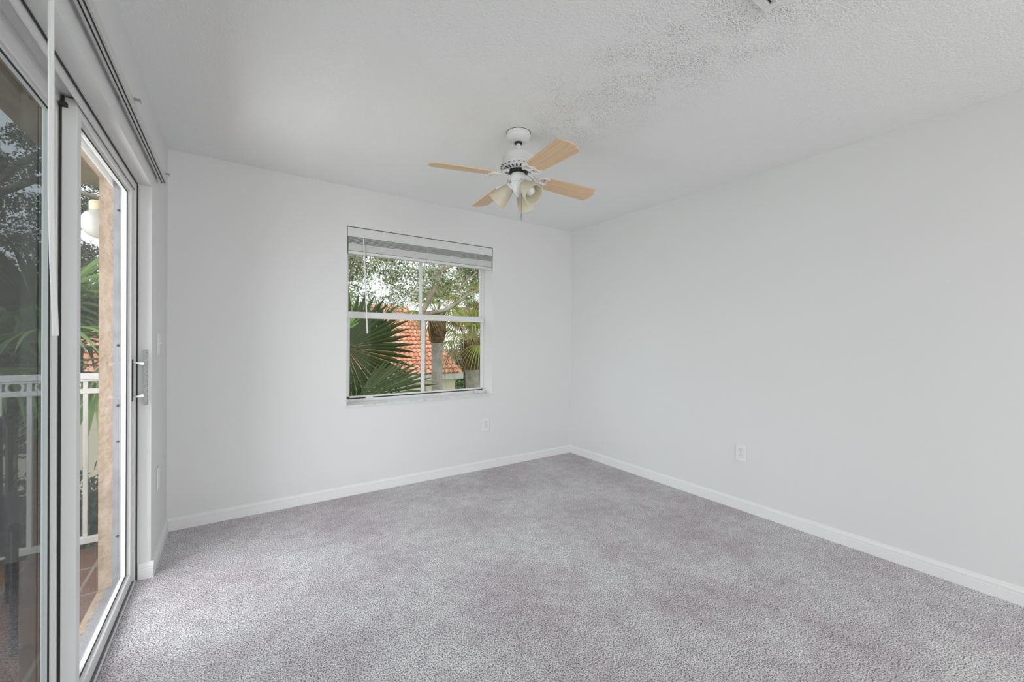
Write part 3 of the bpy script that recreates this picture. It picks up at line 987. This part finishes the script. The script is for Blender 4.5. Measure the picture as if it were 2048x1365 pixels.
def fan_leaf(radius, n=30, span=235, droop=0.25, fuse=0.5, seed=0, petiole=0.5, cup=0.15, wid=1.0):
    rs = random.Random(seed)
    b = MB()
    ts = [0.03, 0.2, 0.38, fuse, 0.65, 0.8, 0.92, 1.0]
    for k in range(n):
        fr = k / (n - 1) - 0.5
        th = fr * R(span) + rs.uniform(-0.02, 0.02)
        dth = R(span) / (n - 1) * wid
        rad = radius * (1 - 0.35 * abs(2 * fr) ** 2) * rs.uniform(0.92, 1.05)
        dz = droop * rs.uniform(0.6, 1.4)
        sw = rs.uniform(-0.05, 0.05)
        v, f = [], []
        for i, t in enumerate(ts):
            hw = rad * min(t, fuse) * dth / 2
            if t > fuse:
                hw *= max(0.0, 1 - ((t - fuse) / (1 - fuse)) ** 1.3) * 0.92 + 0.01
            thh = th + sw * max(0, t - fuse)
            x, y = rad * t * math.cos(thh), rad * t * math.sin(thh)
            z = -dz * rad * t ** 3 + cup * rad * abs(math.sin(th)) * t - 0.12 * rad * t * t
            nx, ny = -math.sin(thh), math.cos(thh)
            v += [(x - nx * hw, y - ny * hw, z), (x, y, z + 0.45 * hw), (x + nx * hw, y + ny * hw, z)]
        for i in range(len(ts) - 1):
            a = i * 3
            f += [(a, a + 1, a + 4, a + 3), (a + 1, a + 2, a + 5, a + 4)]
        b.add(v, f)
    if petiole:
        b.tube([(-petiole, 0, -0.10 * petiole), (-petiole * 0.4, 0, 0), (0.06, 0, 0)], [0.014, 0.010, 0.005], 6)
    return b


def orient(o, hub, axis, normal):
    x = Vector(axis).normalized()
    z = Vector(normal)
    z = (z - x * z.dot(x)).normalized()
    y = z.cross(x)
    Mx = Matrix.Identity(4)
    for i in range(3):
        Mx[i][0], Mx[i][1], Mx[i][2], Mx[i][3] = x[i], y[i], z[i], hub[i]
    return Mx


def frond(parent, hub, axis, normal, radius, m, **k):
    o = fan_leaf(radius, **k).build('frond', m, parent)
    o.matrix_local = Matrix.Translation(-Vector(parent.location)) @ orient(o, hub, axis, normal)
    return o


# -- fan palm close to the window
fp = empty('fan_palm', (0.75, 6.0, GZ), 'dark green fan palm right outside the window, nearest to it', 'palm tree', 'palms outside')
FPL = fp.location.copy()
rel(MB().tube([(0.75, 6.0, GZ), (0.76, 6.0, -1.2), (0.78, 5.95, 0.15), (0.80, 5.9, 0.5)], [0.15, 0.12, 0.12, 0.09], 14).build('trunk', M_boot, fp, smooth=True), FPL)
cam_n = Vector((-0.25, -0.95, 0.18))
frond(fp, (1.20, 5.60, 1.12), (0.97, 0.05, 0.16), (-0.1, -0.95, 0.3), 1.06, M_fan_d, n=38, span=250, droop=0.05, fuse=0.60, seed=1, petiole=0.55, cup=0.0)
frond(fp, (1.24, 5.15, 0.50), (0.95, 0.05, 0.30), (-0.25, -0.8, 0.5), 1.06, M_fan_l, n=20, span=82, droop=0.05, fuse=0.70, seed=2, petiole=0.7, cup=0.0)
frond(fp, (1.10, 6.2, 1.45), (0.72, 0.1, 0.65), (-0.2, -0.9, 0.35), 0.85, M_fan_b, n=30, span=210, droop=0.5, fuse=0.45, seed=3, petiole=0.6)
frond(fp, (1.16, 5.72, 1.32), (0.12, -0.1, 0.95), (-0.1, -0.95, 0.1), 0.58, M_fan_b, n=30, span=200, droop=0.8, fuse=0.36, seed=4, petiole=0.6)
frond(fp, (1.56, 5.95, 1.18), (0.16, 0.0, 0.98), (-0.15, -0.98, 0.1), 0.66, M_fan_d, n=30, span=190, droop=0.15, fuse=0.6, seed=7, petiole=0.8, cup=0.0)
frond(fp, (1.22, 6.25, 1.30), (0.5, 0.1, 0.85), (-0.2, -0.95, 0.2), 0.72, M_fan_b, n=28, span=170, droop=0.7, fuse=0.4, seed=8, petiole=0.8)
frond(fp, (1.15, 6.1, 0.35), (0.75, -0.1, -0.45), (-0.1, -0.7, 0.7), 0.9, M_fan_b, n=30, span=220, droop=0.35, fuse=0.5, seed=5, petiole=0.6)

# -- second fan palm, beyond the balcony railing
fp2 = empty('fan_palm', (-1.65, 6.4, GZ), 'green fan palm beyond the white balcony railing', 'palm tree', 'palms outside')
FP2 = fp2.location.copy()
rel(MB().tube([(-1.65, 6.4, GZ), (-1.65, 6.4, -1.0), (-1.63, 6.4, 0.6), (-1.62, 6.4, 1.0)], [0.15, 0.13, 0.13, 0.09], 14).build('trunk', M_boot, fp2, smooth=True), FP2)
rs = random.Random(12)
for k in range(20):
    a = 2 * PI * k * 0.382 + rs.uniform(-0.2, 0.2)
    el = R(75 - 105 * k / 20 + rs.uniform(-8, 8))
    ax = Vector((math.cos(a) * math.cos(el), math.sin(a) * math.cos(el), math.sin(el)))
    nn = Vector((-math.cos(a) * math.sin(el), -math.sin(a) * math.sin(el), math.cos(el))) + Vector((0.0, -0.35, 0))
    hub = Vector((-1.62, 6.35, 1.0)) + ax * 0.62
    frond(fp2, hub, ax, nn, 0.85, [M_fan_b, M_fan_b, M_fan_l][k % 3], n=28, span=225, droop=0.45, fuse=0.5, seed=20 + k, petiole=0.62)

# -- tall palms near the neighbour's house
def tall_palm(base, top, r0, crown, label, leaf, n, rad, dead, seed, low=130):
    e = empty('palm_tree', base, label, 'palm tree', 'palms outside')
    L0 = e.location.copy()
    bx, by, bz = base
    tx, ty, tz = top
    rel(MB().tube([(bx, by, bz), (bx * 0.6 + tx * 0.4, by * 0.6 + ty * 0.4, bz * 0.6 + tz * 0.4), (bx * 0.2 + tx * 0.8, by * 0.2 + ty * 0.8, bz * 0.2 + tz * 0.8), (tx, ty, tz)], [r0 * 1.15, r0, r0 * 0.95, r0], 16).build('trunk', M_trunk, e, smooth=True), L0)
    # old leaf bases under the crown
    b = MB()
    rs = random.Random(seed)
    pr = [(r0 * 0.9, tz - 0.15), (r0 * 1.35, tz), (r0 * 1.55, tz + crown * 0.5), (r0 * 1.3, tz + crown * 0.85), (r0 * 0.8, tz + crown)]
    b.lathe(pr, 18, Matrix.Translation((tx, ty, 0)))
    for k in range(46):
        a = rs.uniform(0, 2 * PI); z = tz + rs.uniform(-0.05, crown)
        q = Vector((math.cos(a), math.sin(a), 0))
        c = Vector((tx, ty, z)) + q * r0 * 1.15
        b.tube([c, c + q * r0 * 0.5 + Vector((0, 0, 0.12))], [0.035, 0.012], 5)
    rel(b.build('leaf_bases', M_boot, e), L0)
    cz = tz + crown
    for k in range(n):
        a = 2 * PI * k * 0.382 + rs.uniform(-0.2, 0.2)
        el = R(80 - low * k / n + rs.uniform(-8, 8))
        ax = Vector((math.cos(a) * math.cos(el), math.sin(a) * math.cos(el), math.sin(el)))
        nn = Vector((-math.cos(a) * math.sin(el), -math.sin(a) * math.sin(el), math.cos(el)))
        hub = Vector((tx, ty, cz)) + ax * rad * 0.75
        m = leaf if k < n - dead else M_palm_d
        frond(e, hub, ax, nn, rad, m, n=24, span=200, droop=0.75, fuse=0.4, seed=seed + k, petiole=rad * 0.75)
    return e


tall_palm((4.88, 11.0, GZ), (4.85, 11.0, 1.25), 0.165, 0.75, 'grey trunked palm in front of the orange tiled roof', M_palm_y, 14, 0.75, 2, 60, 110)
tall_palm((7.40, 13.4, GZ), (7.31, 13.4, 0.25), 0.27, 1.0, 'thick dark trunked palm with yellow green drooping fronds at the right window edge', M_palm_y, 18, 1.0, 2, 90, 112)

# -- neighbour's house with a clay tile hip roof
def house(name, x0, x1, y0, y1, ze, over, apex, label):
    e = empty(name, ((x0 + x1) / 2, (y0 + y1) / 2, GZ), label, 'house')
    L0 = e.location.copy()
    rel(MB().box(x0, y0, GZ, x1, y1, ze).build('walls', M_cream, e), L0)
    X0, X1, Y0, Y1 = x0 - over, x1 + over, y0 - over, y1 + over
    rel(MB().box(X0, Y0, ze, X1, Y1, ze + 0.22).build('fascia', M_fascia, e), L0)
    # roof covering: rows of half round tiles on every slope
    zb = ze + 0.22
    ax0, ax1, ay, az = apex
    cor = [Vector((X0, Y0, zb)), Vector((X1, Y0, zb)), Vector((X1, Y1, zb)), Vector((X0, Y1, zb))]
    A, B = Vector((ax0, ay, az)), Vector((ax1, ay, az))
    rel(MB().add([tuple(q) for q in cor + [A, B]], [(0, 1, 5, 4), (1, 2, 5), (2, 3, 4, 5), (3, 0, 4), (0, 3, 2, 1)]).build('roof_deck', M_roof, e), L0)
    b = MB()
    for P0, P1, Q0, Q1 in ((cor[0], cor[1], A, B), (cor[1], cor[2], B, B), (cor[3], cor[0], A, A)):
        Ln = (P1 - P0).length
        nu = max(4, int(Ln / 0.19))
        u = (P1 - P0).normalized()
        mid = ((Q0 + Q1) / 2 - (P0 + P1) / 2)
        up_ = (mid - u * mid.dot(u))
        sl = up_.length
        up_.normalize()
        nr = u.cross(up_)
        if nr.z < 0:
            nr = -nr
        rows = int(sl / 0.26)
        qa = (Q0 - P0).dot(u); qb = (Q1 - P0).dot(u)
        for j in range(rows):
            s0 = j * sl / rows
            t = (s0 + 0.13) / sl
            ua, ub = qa * t, Ln + (qb - Ln) * t
            for i in range(nu):
                c = (i + 0.5) * Ln / nu
                if c < ua + 0.08 or c > ub - 0.08:
                    continue
                o = P0 + u * c + up_ * s0
                w = Ln / nu * 0.5
                v = []
                for (du, dh, ln) in ((-w, 0.0, 0), (-w * 0.6, 0.045, 0), (0, 0.07, 0), (w * 0.6, 0.045, 0), (w, 0.0, 0)):
                    v.append(tuple(o + u * du + nr * (dh + 0.045)))
                for (du, dh, ln) in ((-w, 0.0, 0), (-w * 0.55, 0.036, 0), (0, 0.055, 0), (w * 0.55, 0.036, 0), (w, 0.0, 0)):
                    v.append(tuple(o + u * du * 0.92 + nr * dh + up_ * 0.30))
                b.add(v, [(q, q + 1, q + 6, q + 5) for q in range(4)])
    o = b.build('roof_tiles', M_roof, e)
    s = o.modifiers.new('thick', 'SOLIDIFY'); s.thickness = 0.02
    rel(o, L0)
    return e


house('house', 3.2, 7.58, 15.35, 22.0, -0.36, 0.25, (4.2, 6.75, 18.8, 2.75), 'cream house with an orange clay tile hip roof seen through the window')
house('house', -7.5, -2.2, 14.5, 20.5, 0.10, 0.3, (-6.2, -4.0, 17.5, 2.6), 'cream house with orange tiled roof beyond the balcony railing')

# -- oaks: branches and leaf clouds
ok = empty('oak_tree', (3.236, 8.0, GZ), 'grey green live oak with bare tan branches filling the upper window', 'tree', 'oaks outside')
OK = ok.location.copy()
b = MB()
b.tube([(3.236, 8.0, GZ), (3.236, 8.0, -0.8), (3.236, 8.0, 1.0), (3.20, 8.02, 1.72)], [0.06, 0.05, 0.045, 0.055], 12)
b.tube([(3.18, 8.05, 1.70), (3.33, 8.0, 2.05), (3.50, 8.0, 2.38), (3.54, 8.0, 2.64), (3.72, 8.0, 2.86), (3.95, 8.0, 3.1), (4.1, 8.1, 3.6)], [0.062, 0.052, 0.045, 0.043, 0.040, 0.032, 0.02], 10)
b.tube([(3.55, 8.0, 2.62), (3.75, 8.0, 2.76), (3.96, 8.0, 2.85), (4.2, 8.0, 2.88)], [0.03, 0.026, 0.02, 0.01], 8)
b.tube([(3.19, 8.05, 1.73), (3.45, 8.0, 1.80), (3.76, 8.0, 1.87), (4.0, 8.0, 2.03), (4.2, 8.0, 2.2), (4.55, 8.0, 2.36)], [0.058, 0.048, 0.044, 0.038, 0.028, 0.012], 10)
b.tube([(3.95, 8.0, 2.24), (4.2, 8.0, 2.50), (4.47, 8.0, 2.74)], [0.024, 0.02, 0.012], 8)
rel(b.build('branches', M_oakbark, ok, smooth=True), OK)
cl = []
rs = random.Random(31)
for k in range(46):
    x = rs.uniform(1.4, 5.6); z = rs.uniform(2.25, 4.4)
    if x > 3.3 and z < 2.5 and rs.random() < 0.6:
        z += 0.6
    cl.append((x, rs.uniform(7.9, 8.8), z, rs.uniform(0.28, 0.5), 0.4, rs.uniform(0.2, 0.36)))
for x, z in ((1.9, 2.1), (2.3, 2.0), (2.7, 1.95), (2.9, 2.2), (2.1, 2.5), (2.6, 2.6), (3.0, 2.7), (3.3, 2.3), (3.7, 2.2), (4.4, 2.2), (5.0, 2.5)):
    cl.append((x, 8.3, z, 0.32, 0.3, 0.25))
rel(leaves(36000, cl, 0.055, 5).build('foliage', M_oakleaf, ok), OK)

ok2 = empty('oak_tree', (-4.2, 10.2, GZ), 'live oak standing behind the balcony and its railing, left of the door stile', 'tree', 'oaks outside')
OK2 = ok2.location.copy()
b = MB()
b.tube([(-4.2, 10.2, GZ), (-4.1, 10.2, 0), (-3.8, 10.0, 2.2), (-3.2, 9.7, 3.3), (-2.5, 9.3, 3.65), (-1.75, 9.0, 3.42)], [0.2, 0.16, 0.11, 0.065, 0.048, 0.04], 12)
b.tube([(-3.2, 9.7, 3.3), (-2.8, 9.6, 3.9), (-2.3, 9.4, 4.3)], [0.06, 0.04, 0.02], 8)
b.tube([(-2.5, 9.3, 3.65), (-2.1, 9.2, 3.25), (-1.8, 9.1, 2.9)], [0.035, 0.025, 0.012], 8)
b.tube([(-3.8, 10.0, 2.2), (-3.3, 9.8, 2.5), (-2.6, 9.4, 2.8)], [0.06, 0.04, 0.015], 8)
rel(b.build('branches', M_oakbark, ok2, smooth=True), OK2)
cl = []
for k in range(85):
    y = rs.uniform(8.8, 10.4)
    x = -y * rs.uniform(0.18, 0.36); z = 1.5 + 2.9 * rs.random() ** 1.1
    cl.append((x, y, z, rs.uniform(0.18, 0.34), 0.3, rs.uniform(0.12, 0.26)))
rel(leaves(34000, cl, 0.055, 6).build('foliage', M_darkleaf, ok2), OK2)


def shrub(name, base, clusters, n, size, m, label, seed, group='shrubs outside'):
    e = empty(name, base, label, 'shrub', group)
    L0 = e.location.copy()
    bx, by, bz = base
    cx = sum(c[0] for c in clusters) / len(clusters); cy = sum(c[1] for c in clusters) / len(clusters); cz = sum(c[2] for c in clusters) / len(clusters)
    rel(MB().tube([(bx, by, bz), (cx, cy, cz)], [0.06, 0.03], 8).build('stem', M_oakbark, e), L0)
    rel(leaves(n, clusters, size, seed).build('foliage', m, e), L0)
    return e


tall_palm((9.35, 17.0, GZ), (9.30, 17.0, 2.3), 0.22, 0.7, 'far tall palm with straw coloured hanging fronds in the top right window pane', M_palm_y, 18, 1.0, 9, 130, 150)
shrub('shrub', (2.4, 9.5, GZ), [(2.0, 9.5, -0.6, 0.6, 0.5, 0.8), (2.6, 9.6, -0.9, 0.6, 0.5, 0.8), (2.3, 9.6, 0.1, 0.5, 0.4, 0.5)], 3500, 0.12, M_bush, 'yellow green shrub behind the dark fan palm', 41)
shrub('shrub', (11.4, 21.2, GZ), [(11.0, 21.2, -1.1, 0.8, 0.5, 1.1), (12.0, 21.4, -0.8, 1.0, 0.6, 1.2), (12.6, 21.2, -0.3, 0.8, 0.5, 1.0)], 3000, 0.14, M_dkbush, 'dark shrub right of the cream house, at the window edge', 42)
shrub('shrub', (-2.3, 8.2, GZ), [(-2.0, 8.0, -1.6, 0.7, 0.6, 0.7), (-2.6, 8.3, -1.4, 0.7, 0.6, 0.8), (-1.7, 8.0, -1.1, 0.4, 0.4, 0.5)], 4500, 0.12, M_dkbush, 'dark shrub below the balcony railing', 43)
shrub('shrub', (-3.4, 11.6, GZ), [(-2.95, 11.6, 0.7, 0.5, 0.4, 1.5), (-3.4, 11.7, 0.5, 0.6, 0.4, 1.6), (-3.9, 11.8, 0.6, 0.6, 0.4, 1.5)], 10000, 0.12, M_dkbush, 'tall dark shrub beyond the balcony, seen through the tinted left panel', 44)
for i, (x, y, z, s) in enumerate(((9.6, 25, 0.6, 2.6), (15.5, 27, 0.2, 3.0), (23, 36, 1.0, 3.4), (4.5, 32, 1.5, 3.0), (-7.5, 26, 1.5, 2.8), (-13.5, 31, 0.8, 3.2))):
    e = empty('tree', (x, y, GZ), ['distant pale tree behind the house roof at the right of the window', 'distant pale tree between the two tall palms', 'distant pale tree at the right edge of the window', 'distant pale tree behind the orange roof', 'distant tree beyond the house past the balcony', 'distant tree far left past the balcony'][i], 'tree', 'distant trees')
    L0 = e.location.copy()
    rel(MB().tube([(x, y, GZ), (x, y, z)], [0.25, 0.12], 8).build('trunk', M_oakbark, e), L0)
    rel(leaves(3500, [(x, y, z, s * 0.7, s * 0.5, s * 0.55), (x + s * 0.5, y, z - 0.8, s * 0.55, s * 0.4, s * 0.4), (x - s * 0.5, y, z - 0.6, s * 0.55, s * 0.4, s * 0.45)], 0.34, 70 + i).build('foliage', M_far, e), L0)
